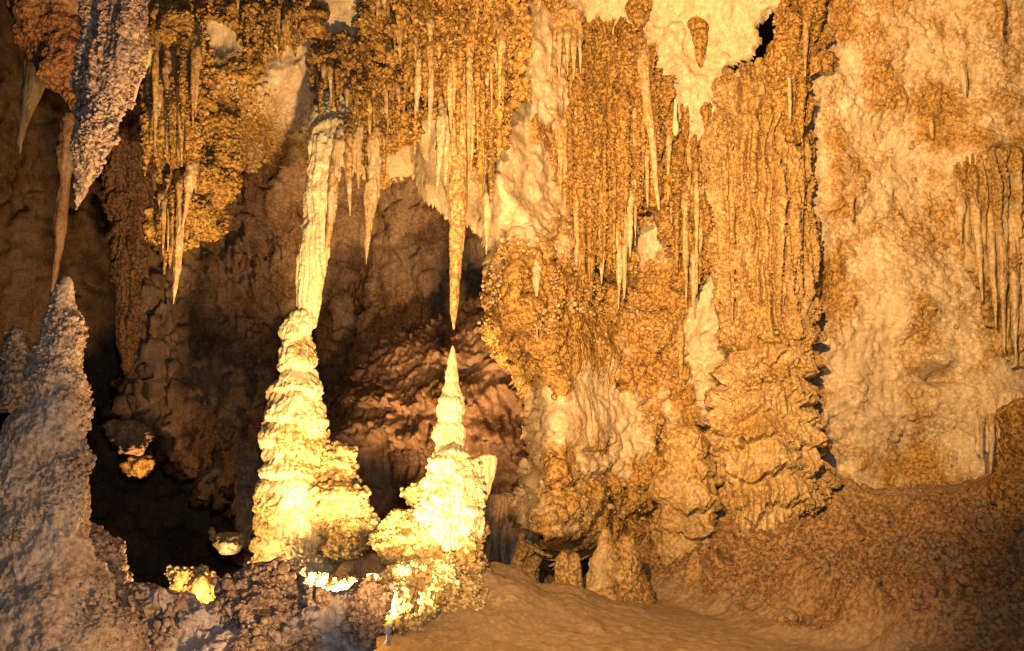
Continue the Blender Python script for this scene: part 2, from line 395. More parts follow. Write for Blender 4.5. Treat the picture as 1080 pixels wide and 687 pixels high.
def make_wall():
    xs = np.concatenate([np.arange(-5.2, 7.4, .0185), np.arange(7.4, 11, .08)]); zs = np.concatenate([np.arange(-1.2, 7.3, .0185), np.arange(7.3, 9.2, .08)])
    X, Z = np.meshgrid(xs, zs)
    d = sdist(X, Z, poly_world(HOLE))
    P0 = np.stack([X, 0 * X, Z], -1)
    d = d + .085 * fbm(P0 * 1.9 + 2, 4, .6)
    Y = wall_y(X, Z)
    lip = np.clip((d + .12) / .42, 0, 1.3)
    Y = Y + 1.9 * lip ** 1.8
    cr = crust_field(X, Z)
    # broad relief
    Y = Y + (.16 - .09 * ss(2.9, 3.9, X)) * fbm(P0 * 1.1 + 9, 4, .55)
    G = np.stack([X, Y, Z], -1)
    N = normals(G, False); N = N * np.where(N[..., 1:2] > 0, -1, 1)
    # low, rough crust versus smooth bare bedrock
    rt = ss(2.9, 3.9, X)
    h = (.035 - .017 * rt) * fbm(G * 2.2 + 3, 4) + .014 * fbm(G * 11, 3)
    h = h + .05 * cr * popcorn(G, .095) + (.08 - .045 * rt) * cr * fbm(G * 3.4 + 3, 4, .6)
    h = h + .03 * ss(.25, .5, fbm(G * 2.4 + 21, 3)) * popcorn(G + 2, .07)
    # flow lips and horizontal ledges in the lower central wall
    zone = ss(3.6, 2.6, Z) * ss(4.2, 2.8, X)
    q = G + 5.5
    fr = np.abs(perlin(q * np.array([10, 10, .6])))
    ph = q[..., 2] / .40 + 1.0 * fbm(q * np.array([1.3, 1.3, .5]), 2) - .5 * fr
    s = ph - np.floor(ph); l2 = np.where(s < .15, s / .15, (1 - (s - .15) / .85) ** 1.4)
    h = h + zone * (.095 * l2 + .05 * fr * l2) * (.4 + .6 * ss(-.3, .3, fbm(q * .9, 2)))
    # pale fluted fan of flowstone
    p = at(618, 405, on_wall(618, 405)); fx, fz = (X - p[0]) / .5, (Z - p[2]) / .8
    fan = np.exp(-np.clip(fx * fx + fz * fz, 0, 20) ** 2)
    h = h * (1 - .95 * fan) + fan * (.10 + .06 * billow(q * np.array([9, 9, .5]), 2))
    # diagonal cracks of the bare right-hand wall
    r = G @ np.array([[.86, 0, .5], [0, 1, 0], [-.5, 0, .86]])
    crk = 1 - np.clip(np.abs(perlin(r * np.array([1.1, 1, 5.0]) + 2)) / .06, 0, 1)
    h = h - .045 * crk * ss(2.8, 3.6, X)
    # rounded boss with its overhang, niche under it
    p = at(985, 381, on_wall(985, 381)); bx, bz = (X - p[0]) / .22, (Z - p[2]) / .13
    h = h + .2 * np.exp(-(bx ** 2 + bz ** 2) ** 2) - .34 * np.exp(-((bx * 1.1) ** 2 + ((bz + 1.35) * 1.3) ** 2))
    # dark pockets
    for px, py, rx, ry, dep in [(335, 62, 8, 14, .6), (543, 70, 12, 8, .35), (655, 408, 8, 5, .25), (690, 328, 16, 4, .2), (558, 312, 8, 4, .2), (560, 640, 14, 10, .2), (700, 470, 8, 12, .2), (612, 612, 46, 30, 1.4), (548, 615, 22, 30, .8), (1062, 160, 16, 7, .35), (700, 545, 30, 8, .25)]:
        Yk = on_wall(px, py); p = at(px, py, Yk); sz = pxsize(px, py, Yk)
        h = h - dep * np.exp(-(((X - p[0]) / (rx * sz)) ** 2 + ((Z - p[2]) / (ry * sz)) ** 2) ** 1.5)
    E = np.full(X.shape, 9.0)
    for px, py, rx, ry in [(816, 42, 17, 32), (796, 70, 27, 13), (1062, 161, 14, 6), (570, 606, 46, 34), (604, 604, 30, 26), (664, 596, 26, 20)]:
        Yk = on_wall(px, py); p = at(px, py, Yk); sz = pxsize(px, py, Yk)
        E = np.minimum(E, ((X - p[0]) / (rx * sz)) ** 2 + ((Z - p[2]) / (ry * sz)) ** 2)
    E = E + .3 * fbm(P0 * 5, 3)
    h = h - .22 * ss(1.5, .9, E) ** 1.5
    G = G + N * h[..., None]
    kp = d < .32
    kp &= E > 1
    M = normals(G, False); M = M * np.where(M[..., 1:2] > 0, -1, 1)
    km = cr ** 1.5 * ss(-.1, .35, fbm(G * 1.7 + 13, 4)) * (1 - fan) * (.2 + .8 * ss(2.2, 3.6, Z)) * (1 - .55 * ss(2.9, 3.9, X))
    k1 = knobs(G, M, False, .4, .008, .028, km, kp)
    o = build_grid('cave_wall', G, False, M_wall, None, cr, keep=kp, extra=k1); o['kind'] = 'structure'
make_wall()

# recess behind the columns, with the black opening at its left
def make_recess():
    xs = np.arange(-9.5, 2.6, .034); zs = np.arange(-3.0, 7.6, .034)
    X, Z = np.meshgrid(xs, zs); P0 = np.stack([X, 0 * X, Z], -1)
    OPEN = [(134, -500), (118, 60), (120, 140), (133, 230), (137, 300), (128, 380), (112, 430), (150, 462), (192, 505), (232, 528), (254, 560), (268, 640), (280, 1000), (-900, 1000), (-900, -500)]
    d = sdist(X, Z, poly_world(OPEN, 17.0)) + .2 * fbm(P0 * 1.2, 4, .6)
    Y = 17.2 - .16 * np.clip(Z - 4, 0, 9) ** 2 + .7 * fbm(P0 * .45 + 11, 4, .55) - .9 * ss(-3, 1.5, X) + 1.2 * ss(-4.4, -5.0, X) * ss(5, 3, Z) * 0
    p = at(345, 325, 17); Y = Y + 1.4 * np.exp(-(((X - p[0]) / .45) ** 2 + ((Z - p[2]) / 1.1) ** 2) ** 1.4)
    Y = Y + 2.8 * np.clip((d + .3) / .8, 0, 1.1) ** 2
    G = np.stack([X, Y, Z], -1); N = normals(G, False); N = N * np.where(N[..., 1:2] > 0, -1, 1)
    left = ss(-2.6, -3.6, X)
    fl = fbm(G * np.array([4.2, 4.2, .35]) + .5 * fbm(G * .8, 2)[..., None] + 3, 4, .6) * (.4 + ss(-.2, .4, fbm(G * .7 + 5, 2)))
    h = .16 * fbm(G * 1.5 + 2, 4, .55) + .06 * fbm(G * 6, 4, .6) + left * .28 * fl + .03 * fbm(G * 16, 3)
    fr = np.abs(perlin(G * np.array([6, 6, .4]))); ph = G[..., 2] / .8 + 1.2 * fbm(G * .7, 2) - .5 * fr; s = ph - np.floor(ph)
    h = h + .12 * np.where(s < .15, s / .15, (1 - (s - .15) / .85) ** 1.4) * ss(3.4, 2.6, Z) * left
    G = G + N * h[..., None]
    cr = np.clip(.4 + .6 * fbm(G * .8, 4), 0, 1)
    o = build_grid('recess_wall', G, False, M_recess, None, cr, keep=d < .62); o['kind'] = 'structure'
make_recess()
def make_far():
    xs = np.arange(-26, -2, .09); zs = np.arange(-5, 13, .09)
    X, Z = np.meshgrid(xs, zs); P0 = np.stack([X, 0 * X, Z], -1)
    Y = 26 + 1.2 * fbm(P0 * .25, 4) - .05 * np.clip(Z - 4, 0, 9) ** 2
    G = np.stack([X, Y, Z], -1); N = normals(G, False); N = N * np.where(N[..., 1:2] > 0, -1, 1)
    fl = (G[..., 2] + .25 * G[..., 0]) / .9 + fbm(G * .5, 3)
    s = fl - np.floor(fl)
    G = G + N * (.22 * fbm(G * .9, 2, .6) + .16 * fbm(G * 4, 4, .65) + .14 * np.where(s < .2, s / .2, 1 - (s - .2) / .8))[..., None]
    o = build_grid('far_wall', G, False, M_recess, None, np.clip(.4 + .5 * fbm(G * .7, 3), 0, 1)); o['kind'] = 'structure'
make_far()

# ------------------------------------------------------------------ floor: sand flat, rubble slope on the right, mound under the columns, pit at the left
def slope_s(X, Y): return (X - 2.75) * .9 + (Y - 8.7) * .44
def make_floor():
    xs = np.concatenate([np.arange(-16, -5, .25), np.arange(-5, 7.4, .021), np.arange(7.4, 16, .25)])
    ys = np.concatenate([np.arange(-4, 6.4, .2), np.arange(6.4, 13.6, .021), np.arange(13.6, 31, .25)])
    X, Y = np.meshgrid(xs, ys); P0 = np.stack([X, Y, 0 * X], -1)
    z = .04 * fbm(P0 * .6, 3)
    s = slope_s(X, Y) + .22 * fbm(P0 * .9 + 4, 4, .55)
    sl = .30 * np.clip(s, 0, 3.8)
    # lumpy crust of the slope; smooth sand on its upper ledge
    p = at(985, 518, on_wall(985, 500) - .75); ledge = np.exp(-(((X - p[0] - .1) / .95) ** 2 + ((Y - p[1] - .1 + .25 * (X - p[0])) / .65) ** 2) ** 1.6)
    m = ss(.05, .5, s) * (1 - .9 * ledge)
    q = np.stack([X, Y, sl], -1)
    z = z + sl + m * (.20 * fbm(q * 1.1 + 3, 4, .55) + .17 * popcorn(q, .26, .7) * ss(-.4, .3, fbm(q * 1.1 + 9, 3)) + .075 * popcorn(q + 4, .09, .6) + .05 * fbm(q * 5, 3, .6))
    z = z * (1 - ledge) + (p[2] + .03 + .12 * (X - p[0]) * .3) * ledge
    z = z + .30 * np.clip(fbm(P0 * 2.1 + 6, 3, .55) + .1, 0, 1) * ss(11.3, 12.3, Y) * m
    # mound under the two lit stalagmites
    mx, my = (X + 1.1) / 1.85, (Y - 10.25) / 1.02
    z = z + .62 * np.exp(-(mx ** 2 + my ** 2) ** 1.25) * (1 + .25 * fbm(P0 * 2 + 1, 3)) 
    # sandy hump under the small stalagmites
    p = at(635, 636, 11.3); z = z + .16 * np.exp(-(((X - p[0]) / 1.0) ** 2 + ((Y - p[1] - .3) / .7) ** 2))
    # pit at the left and behind
    pit = ss(-2.0, -3.2, X - .25 * (Y - 10)) * ss(9.6, 11.2, Y) + ss(12.6, 14, Y) * ss(3.0, 1.6, X)
    z = z - 3.0 * np.clip(pit, 0, 1)
    z = z - .35 * ss(-.9, -2.0, X) * ss(9.6, 8.4, Y)
    z = z + .012 * fbm(P0 * 9, 3) + .018 * np.clip(fbm(P0 * 5 + 2, 2) - .45, 0, 1) * 2
    peb = dome(P0 / .22 + 3); rare = ss(.55, .8, perlin(P0 / .5 + 40)); z = z + .05 * peb * rare * (1 - m)
    cr = np.clip(m * .9 + .3 * np.exp(-(mx ** 2 + my ** 2)) + .2 * fbm(P0 * 2, 3), 0, 1)
    G = np.stack([X, Y, z], -1)
    M = normals(G, False); M = M * np.where(M[..., 2:3] < 0, -1, 1); M = M * np.array([1, .01, 1]); M /= np.linalg.norm(M, axis=-1, keepdims=True)
    k1 = knobs(G, M, False, .34, .008, .034, m * ss(-.2, .25, fbm(G * 1.7 + 3, 3)) * ss(13.4, 13., Y) * ss(6.8, 7.0, Y), None)
    o = build_grid('cave_floor', G, False, M_sand, None, cr, extra=k1); o['kind'] = 'structure'
make_floor()

# ------------------------------------------------------------------ styles
POP = dict(lump=(.05, .5), pop=(.03, .07), fine=(.014, .03), knob=(.42, .007, .026))
POPBIG = dict(lump=(.10, .45), flute=(.22, .15), pop=(.035, .075), fine=(.014, .03), knob=(.5, .007, .026))
CURT = dict(lump=(.09, .5), flute=(.26, .15), pop=(.03, .08), fine=(.014, .03), knob=(.5, .007, .026))
SMOOTH = dict(lump=(.02, .3), flute=(.012, .05), fine=(.004, .02))
SPK = dict(lump=(.03, .25), flute=(.025, .05), pop=(.012, .035, .4), fine=(.006, .015))
SPKP = dict(lump=(.06, .22), pop=(.02, .06), fine=(.008, .015), knob=(.5, .006, .020))
FLOW = dict(lump=(.12, .5), flow=(.20, .36), pop=(.016, .05, .3), fine=(.008, .03), knob=(.25, .010, .024))
FLOWS = dict(lump=(.05, .4), flow=(.07, .26), fine=(.006, .03))
CORAL = dict(lump=(.16, .24), pop=(.05, .10), fine=(.012, .03), knob=(.85, .008, .028))

def curtain(name, label, group, px, py, body, Y, st, spikes=(), nrib=0, region=None, cat='stalactite curtain', sq=.4, mat=None, cell=.014, part='body', ribst=None, wr=(5, 13), ylen=(40, 120), smooth_p=.3, front=.0, crust=None, sdy=-.22):
    e = empty(name, px, py, Y); tag(e, label, cat, group)
    if body: tube(part, body, Y, mat or M_pop, st, e, sq=sq, cell=cell, crust=crust, topfade=True)
    for sp in spikes:
        x0, y0, x1, y1, w = sp[:5]; kind = sp[5] if len(sp) > 5 else 's'; dy = sp[6] if len(sp) > 6 else sdy
        spike('stalactite', x0, y0, x1, y1, w, Y + dy, M_smooth if kind == 's' else M_pop, SPK if kind == 's' else SPKP, e, crust=.42 if kind == 's' else None)
    R = random.Random(len(name) + int(px))
    if nrib:
        b = np.array(body)
        for k in range(nrib):
            x0, x1, ya, yb = region
            x = x0 + (x1 - x0) * ((k + R.random()) / nrib)
            # rib starts somewhere down the face and hangs a little below the ragged edge of the body
            inside = [r for r in b if r[1] <= x <= r[2]]
            yt = min(r[0] for r in inside) if inside else ya; ybm = max(r[0] for r in inside) if inside else yb
            yt = max(yt, ya); y0 = yt + (ybm - yt) * R.uniform(.05, .6); y1 = min(ybm + R.uniform(-25, 30), yb)
            if y1 - y0 < 25: y0 = y1 - 30
            w = R.uniform(*wr); sm = R.random() < smooth_p
            spike('stalactite', x, y0, x + R.uniform(-2, 2), y1, w, Y - .12 - R.random() * .28 - front, M_smooth if sm else M_pop, SPK if sm else SPKP, e, cell=.014, crust=.7 if sm else None)
    return e

HG = 'stalactite curtains hanging from the ceiling'
# --- upper left
o = tube('hanging_rock', [(-40, 0, 110), (0, 13, 97), (35, 22, 97), (60, 38, 96), (85, 52, 93), (105, 66, 89), (122, 78, 86), (130, 82, 85)], 9.6, M_red, dict(lump=(.10, .35), pop=(.03, .09, .5), fine=(.015, .04)), sq=.8)
tag(o, 'reddish brown rough rock wedge hanging at the dark upper left corner', 'hanging rock')
o = tube('stalactite', [(-30, 90, 158), (0, 97, 152), (30, 96, 150), (60, 92, 146), (90, 87, 135), (120, 86, 122), (150, 85, 113), (180, 82, 100), (200, 80, 91), (215, 79, 84), (222, 79, 81)], 7.6, M_grey, dict(lump=(.05, .4), flute=(.06, .12), pop=(.02, .036), fine=(.006, .015), knob=(.5, .005, .016)), cell=.0085)
tag(o, 'large blue grey knobbly stalactite with an orange tip beside the red brown wedge', 'stalactite')
o = tube('stalactite', [(40, 30, 50), (65, 26, 45), (90, 24, 47), (110, 23, 38), (135, 20, 28), (150, 17, 24), (158, 20, 23), (163, 20, 21)], 12, M_flow, SMOOTH, sq=.8)
tag(o, 'short pale brown stalactite with a pinched tip in the dark below the red brown wedge', 'stalactite')
o = tube('stalactite', [(120, 70, 80), (130, 66, 82), (145, 61, 84), (160, 61, 83), (175, 63, 78), (190, 65, 74), (205, 61, 72), (230, 58, 70), (260, 57, 67), (290, 54, 61), (308, 53, 56)], 10.5, M_mound, dict(lump=(.04, .3), flute=(.02, .08), fine=(.01, .03)))
tag(o, 'dark slender stalactite with a rounded pale head, its tip above the left stalagmite', 'stalactite')
o = tube('stalactite', [(42, 150, 157), (52, 141, 160), (65, 139, 158), (75, 141, 153), (90, 141, 147), (105, 139, 143), (116, 138, 140)], 9.3, M_bright, SMOOTH, cell=.01)
tag(o, 'small pale cream stalactite on the amber popcorn curtain at upper left', 'stalactite')
Y0 = 10.2
curtain('stalactite_curtain', 'amber popcorn crusted curtain with a ragged lower edge, right of the blue grey stalactite', HG, 180, 0,
        [(-40, 146, 222), (0, 148, 216), (40, 152, 215), (70, 158, 215), (100, 161, 213), (130, 163, 208), (150, 164, 204), (163, 168, 196)], 9.9, POPBIG,
        [(162, 92, 152, 186, 13, 'p'), (172, 120, 166, 172, 10, 'p'), (200, 120, 195, 172, 14, 'p'), (185, 130, 182, 172, 12, 'p')], 14, (148, 216, -10, 185), wr=(4, 9), smooth_p=.35, cell=.011, front=.1)
curtain('stalactite_curtain', 'lower brown popcorn pendant below the amber curtain with a long orange dripping spike', HG, 190, 150,
        [(140, 172, 212), (165, 170, 211), (200, 170, 206), (225, 168, 198), (248, 168, 188), (260, 172, 182)], 10.2, POPBIG,
        [(197, 185, 183, 321, 14, 's'), (206, 150, 192, 240, 10, 's', -.3), (176, 245, 173, 290, 5, 'p'), (181, 245, 179, 283, 5, 'p'), (202, 190, 196, 262, 9, 'p')], 10, (168, 210, 140, 270), wr=(3, 7), smooth_p=.4, cell=.011)
curtain('stalactite_curtain', 'narrow brown popcorn strip hanging at the edge of the dark recess, above the orange spike', HG, 225, 100,
        [(85, 213, 238), (110, 213, 236), (140, 211, 233), (180, 204, 229), (215, 196, 222), (245, 192, 210), (262, 196, 203)], 10.6, POPBIG, cell=.013)
# dark hanging rods behind, left of the recess
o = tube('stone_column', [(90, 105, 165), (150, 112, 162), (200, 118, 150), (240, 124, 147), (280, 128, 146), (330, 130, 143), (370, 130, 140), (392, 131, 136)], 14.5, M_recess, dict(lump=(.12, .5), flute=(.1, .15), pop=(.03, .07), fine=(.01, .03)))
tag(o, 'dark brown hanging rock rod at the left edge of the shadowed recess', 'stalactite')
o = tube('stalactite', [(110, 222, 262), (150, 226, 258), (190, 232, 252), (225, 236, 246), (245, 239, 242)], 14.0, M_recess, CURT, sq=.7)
tag(o, 'dim brown knobbly stalactite hanging deep in the recess beside the narrow popcorn strip', 'stalactite')
o = spike('stalactite', 268, 90, 262, 150, 7, 11.6, M_flow, SPK); tag(o, 'thin tan stalactite under the popcorn ceiling left of the bright column', 'stalactite')

# --- comb of the ceiling above the bright column
Yc = on_wall(350, 60) - .25
curtain('stalactite_curtain', 'comb of many fine parallel stalactites under the pale ceiling patch above the bright column', HG, 355, 50,
        [(42, 338, 388), (55, 334, 390), (80, 333, 390), (100, 336, 390), (115, 345, 388)], Yc, CURT, [], 16, (334, 390, 48, 128), wr=(3, 6), smooth_p=.4, sq=.3)
curtain('stalactite_curtain', 'dark popcorn strip hanging from the ceiling left of the pale patch', HG, 290, 10,
        [(-40, 246, 320), (-5, 248, 322), (15, 250, 322), (28, 252, 318), (40, 256, 284)], on_wall(285, 15) - .2, CURT, [(297, 20, 296, 66, 7, 'p'), (312, 10, 311, 60, 7, 'p'), (264, 40, 262, 76, 8, 'p'), (280, 40, 280, 72, 7, 'p')], 14, (250, 320, -10, 82), wr=(3, 7), sq=.3, smooth_p=.4)

# --- bright column: hanging shaft meets a stalagmite, popcorn coral on its right foot
YC = 9.9
e = empty('stone_column', 315, 600, YC)
tag(e, 'tall bright yellow column, its ringed white stalagmite foot joined to a smooth hanging shaft', 'stone column')
tube('hanging_shaft', [(80, 338, 370, 10.75), (100, 332, 371, 10.45), (120, 329, 370, 10.15), (150, 327, 364, 9.95), (175, 325, 357), (200, 323, 353), (250, 319, 346), (300, 316, 339), (325, 315, 334), (345, 316, 331)], YC, M_bright, dict(lump=(.035, .3), flute=(.028, .08), tier=(.014, .45), fine=(.006, .02)), e, cell=.008)
tube('stalagmite', [(331, 307, 329), (338, 303, 331), (346, 299, 331), (353, 298, 330), (360, 299, 329), (370, 294, 331), (385, 298, 330), (396, 294, 333),
     (410, 289, 335), (430, 282, 338), (446, 283, 340), (458, 281, 342), (472, 278, 343), (490, 281, 341), (505, 278, 339), (530, 275, 338), (545, 271, 338), (556, 270, 337), (566, 275, 336), (582, 270, 344), (600, 266, 356), (625, 252, 372)], YC, M_bright,
     dict(lump=(.06, .3), tier=(.085, .30), flute=(.022, .05), pop=(.014, .05, .35), fine=(.010, .03), knob=(.06, .006, .018)), e, cell=.008, smooth=False, shrink=6)
tube('popcorn_crust', [(466, 348, 358), (476, 340, 364), (490, 338, 366), (505, 334, 372), (520, 334, 382), (535, 335, 388), (552, 338, 394), (568, 340, 384), (585, 345, 376), (600, 345, 372)], YC + .05, M_coral, CORAL, e, sq=.7, cell=.009)
tube('popcorn_crust', [(505, 278, 286), (512, 275, 288), (520, 275, 287), (526, 279, 285)], YC - .1, M_coral, CORAL, e, cell=.009)
for x0, y0, x1, y1, w in [(362, 110, 346, 262, 11), (357, 120, 344, 272, 9), (368, 110, 369, 228, 10), (352, 150, 350, 215, 7)]:
    spike('stalactite', x0, y0, x1, y1, w, YC - .15, M_smooth, SPK, e, cell=.01)

# --- stalactites right of the column
Yd = on_wall(400, 100) - .3
curtain('stalactite_curtain', 'slim amber stalactites beside the bright shaft, one long spike hanging lowest', HG, 395, 60,
        [(40, 388, 428), (70, 376, 428), (100, 370, 425), (130, 372, 420), (155, 380, 412), (168, 386, 405)], Yd, CURT,
        [(401, 90, 387, 279, 17, 's', -.3), (380, 110, 378, 200, 9, 's'), (412, 50, 405, 165, 9, 's'), (424, 60, 418, 150, 8, 'p'), (391, 60, 386, 190, 9, 'p'), (376, 120, 371, 195, 8, 's'), (396, 120, 392, 215, 7, 's')], 16, (372, 426, 50, 195), wr=(3, 7), smooth_p=.5)
Ye = on_wall(475, 60) - .3
curtain('stalactite_curtain', 'broad brown popcorn curtain of ribs at top centre, around the longest hanging stalactite', HG, 480, 0,
        [(-40, 390, 545), (0, 392, 542), (30, 396, 540), (60, 412, 538), (90, 440, 532), (112, 468, 526), (135, 478, 520), (160, 486, 512), (178, 492, 506)], Ye, CURT,
        [(468, 95, 461, 205, 11, 's'), (474, 105, 469, 196, 9, 's', -.3), (446, 20, 438, 130, 9, 's'), (456, 30, 452, 150, 8, 's'), (432, 40, 426, 120, 8, 'p'), (508, 60, 507, 215, 11, 'p'), (499, 70, 497, 185, 9, 's'), (519, 80, 517, 212, 10, 'p'), (529, 60, 526, 175, 10, 'p'), (516, 185, 513, 269, 8, 's', -.1), (441, 110, 437, 165, 8, 'p')], 34, (396, 538, -10, 240), wr=(3.5, 8.5), smooth_p=.5, cell=.014, front=.12, sdy=-.36)
o = tube('stalactite', [(70, 484, 494), (90, 482, 497), (120, 478, 495), (150, 475, 493), (200, 474, 491), (250, 475, 489), (300, 475, 485), (330, 475, 482), (344, 477, 480), (348, 478, 479)], 9.95, M_smooth, dict(lump=(.03, .3), flute=(.02, .05), pop=(.008, .03), fine=(.005, .015)), cell=.008)
tag(o, 'long smooth orange stalactite pointing down at the tip of the thin lit stalagmite', 'stalactite')

# --- right wall: big popcorn curtains
Yf = on_wall(620, 150) - .25
curtain('stalactite_curtain', 'very wide amber popcorn curtain on the right wall, fringed with long thin stalactites', HG, 625, 40,
        [(30, 612, 668), (40, 600, 676), (60, 560, 684), (80, 548, 690), (120, 552, 700), (150, 560, 702), (180, 570, 698), (205, 578, 690), (225, 588, 672), (250, 598, 664), (275, 606, 660)], Yf, CURT,
        [(603, 225, 603, 294, 6, 's'), (614, 230, 612, 310, 8, 's'), (653, 200, 652, 326, 9, 's'), (659, 200, 658, 315, 7, 's'), (590, 190, 590, 260, 7, 'p'), (622, 210, 624, 320, 9, 'p'), (636, 190, 635, 300, 10, 's'), (644, 190, 643, 290, 8, 'p'), (666, 180, 664, 272, 7, 's'), (597, 150, 597, 265, 9, 'p'), (572, 120, 573, 215, 9, 'p'), (583, 120, 583, 235, 9, 'p'), (609, 120, 609, 250, 10, 'p'), (628, 110, 628, 260, 10, 'p')], 44, (550, 698, 40, 305), wr=(3.5, 9), smooth_p=.45, sq=.28, cell=.014, front=.12, sdy=-.36)
o = tube('stalactite', [(40, 667, 680, Yf - .1), (56, 670, 684, Yf - .35), (76, 674, 685, Yf - .5), (100, 677, 686), (130, 681, 689), (150, 685, 692), (180, 688, 693), (205, 691, 695), (222, 694, 696)], Yf - .52, M_smooth, SPK, cell=.01, crust=.45)
tag(o, 'smooth tan stalactite leaning right across the very wide popcorn curtain', 'stalactite')
curtain('stalactite_curtain', 'rust orange ribs hanging between two pale bare patches at top right of centre', HG, 593, 20,
        [(12, 575, 612), (25, 573, 614), (40, 575, 612), (52, 580, 606)], on_wall(592, 30) - .1, dict(lump=(.04, .4), flute=(.08, .1), fine=(.01, .03)), [(579, 20, 580, 82, 6, 's'), (590, 20, 590, 84, 7, 's'), (598, 20, 599, 80, 5, 's'), (604, 25, 605, 84, 6, 's'), (611, 30, 612, 78, 4, 's')], sq=.3, mat=M_smooth, crust=.9)
curtain('stalactite_curtain', 'tapering popcorn curtain between the leaning tan stalactite and the great fluted column', HG, 722, 110,
        [(100, 712, 742), (118, 704, 744), (150, 702, 744), (190, 704, 743), (230, 708, 742), (265, 713, 740), (290, 720, 738), (312, 727, 736)], on_wall(722, 200) - .2, CURT,
        [(733, 230, 731, 327, 9, 's'), (724, 220, 722, 300, 8, 'p'), (713, 180, 714, 285, 8, 'p'), (738, 150, 737, 300, 8, 's')], 12, (704, 744, 110, 325), wr=(3.5, 8), sq=.4, smooth_p=.45)
o = tube('stalactite', [(105, 711, 714), (125, 710, 714), (133, 709, 716), (139, 709, 716), (143, 711, 714)], on_wall(712, 130) - .45, M_bright, SMOOTH, cell=.008)
tag(o, 'tiny white stalactite with a swollen bulb tip at the top of the tapering popcorn curtain', 'stalactite')
o = spike('stalactite', 566, 262, 566, 361, 6, on_wall(566, 310) - .25, M_smooth, SPK); tag(o, 'lone needle thin stalactite against the amber crusted wall below the wide curtain', 'stalactite')
o = spike('stalactite', 718, 325, 717, 412, 8, on_wall(718, 370) - .15, M_smooth, SPK); tag(o, 'thin tan stalactite low on the wall at the left of the great fluted column', 'stalactite')
o = spike('stalactite', 672, -14, 673, 33, 26, on_wall(672, 10) - .12, M_pop, SPKP, root=.3); tag(o, 'short blunt rusty stalactite between pale patches at the top edge right of centre', 'stalactite')
o = spike('stalactite', 737, 12, 737, 69, 18, on_wall(737, 45) - .08, M_pop, SPKP, root=.35); tag(o, 'short rusty knob stalactite on the pale overhang left of the black hollow', 'stalactite')

# --- great fluted column of the right wall
YR = on_wall(795, 350) - .42
e = empty('stone_column', 800, 600, YR); tag(e, 'massive amber column, fluted above and terraced with dripping flowstone below, against the right wall', 'stone column')
tube('fluted_shaft', [(86, 768, 822), (97, 756, 836), (130, 752, 840), (180, 752, 841), (230, 755, 845), (290, 764, 850), (330, 768, 855), (352, 770, 852), (370, 778, 846)], YR - .02, M_flow, dict(lump=(.06, .6), flute=(.17, .15), pop=(.03, .05, .75), fine=(.012, .04), knob=(.3, .01, .024)), e, sq=.95, cell=.012, crust=.75)
tube('flowstone_base', [(325, 775, 848), (345, 766, 855), (375, 764, 857), (400, 760, 860), (425, 752, 864), (450, 746, 868), (480, 744, 873), (510, 744, 876), (545, 746, 872), (575, 738, 868), (610, 728, 876), (650, 716, 890)], YR - .1, M_flow, FLOW, e, sq=.75, cell=.011, crust=.55, shrink=9)
tube('flowstone_wing', [(452, 716, 728), (462, 709, 738), (485, 703, 744), (510, 699, 748), (535, 700, 748), (560, 698, 748), (590, 697, 752), (620, 691, 756), (645, 684, 760)], YR - .45, M_flow, dict(lump=(.09, .4), flow=(.12, .33), pop=(.035, .055, .6), fine=(.01, .03)), e, sq=.8, cell=.011, crust=.5)
for x0, y0, x1, y1, w in [(770, 100, 772, 340, 9), (786, 110, 789, 330, 10), (803, 120, 806, 300, 9), (820, 90, 824, 330, 10), (832, 60, 838, 230, 8), (762, 110, 768, 250, 8), (795, 95, 797, 240, 7), (812, 100, 815, 260, 8), (842, 120, 846, 300, 7)]:
    spike('stalactite', x0, y0, x1, y1, w, YR - .42 - .02 * (x0 % 5), M_flow, dict(lump=(.03, .3), flute=(.03, .05), pop=(.015, .035), fine=(.005, .02)), e)
curtain('stalactite_curtain', 'rough brown popcorn ribs rising to the ceiling above the great column, beside the black hollow', HG, 838, 20,
        [(-40, 822, 862), (0, 824, 860), (40, 828, 856), (80, 830, 852), (120, 834, 850), (150, 838, 847)], on_wall(840, 60) - .15, CURT, [(832, 30, 833, 130, 7, 's'), (846, 20, 846, 150, 8, 'p')], 4, (826, 856, -10, 160), wr=(5, 9))

# --- right edge
e = curtain('stalactite_curtain', 'fluted orange curtain narrowing downwards at the right edge under a dark hollow', HG, 1045, 165,
        [(160, 1030, 1076), (168, 1012, 1084), (200, 1004, 1092), (250, 1014, 1098), (300, 1034, 1100), (340, 1046, 1098), (366, 1055, 1092), (384, 1066, 1084)], on_wall(1045, 250) - .15, dict(lump=(.06, .5), flute=(.15, .13), pop=(.03, .05, .5), fine=(.01, .03)),
        [(1012, 190, 1014, 262, 8, 's'), (1027, 180, 1036, 318, 9, 's'), (1040, 175, 1050, 345, 10, 's'), (1055, 172, 1060, 372, 10, 's'), (1068, 172, 1072, 376, 11, 's'), (1079, 180, 1080, 350, 10, 's')], 0, sq=.4, mat=M_flow)
curtain('stalactite_curtain', 'row of pale drip fringes low at the right edge above the sandy ledge', HG, 1052, 430,
        [(415, 1045, 1085), (430, 1034, 1090), (455, 1032, 1095), (475, 1036, 1095)], on_wall(1055, 455) - .1, dict(lump=(.05, .4), flute=(.1, .12), fine=(.01, .03)),
        [(1036, 432, 1035, 492, 6, 's'), (1046, 428, 1045, 500, 7, 's'), (1054, 426, 1054, 497, 6, 's'), (1063, 424, 1063, 500, 8, 's'), (1072, 424, 1073, 496, 7, 's'), (1081, 424, 1081, 498, 8, 's')], sq=.35, mat=M_wall)
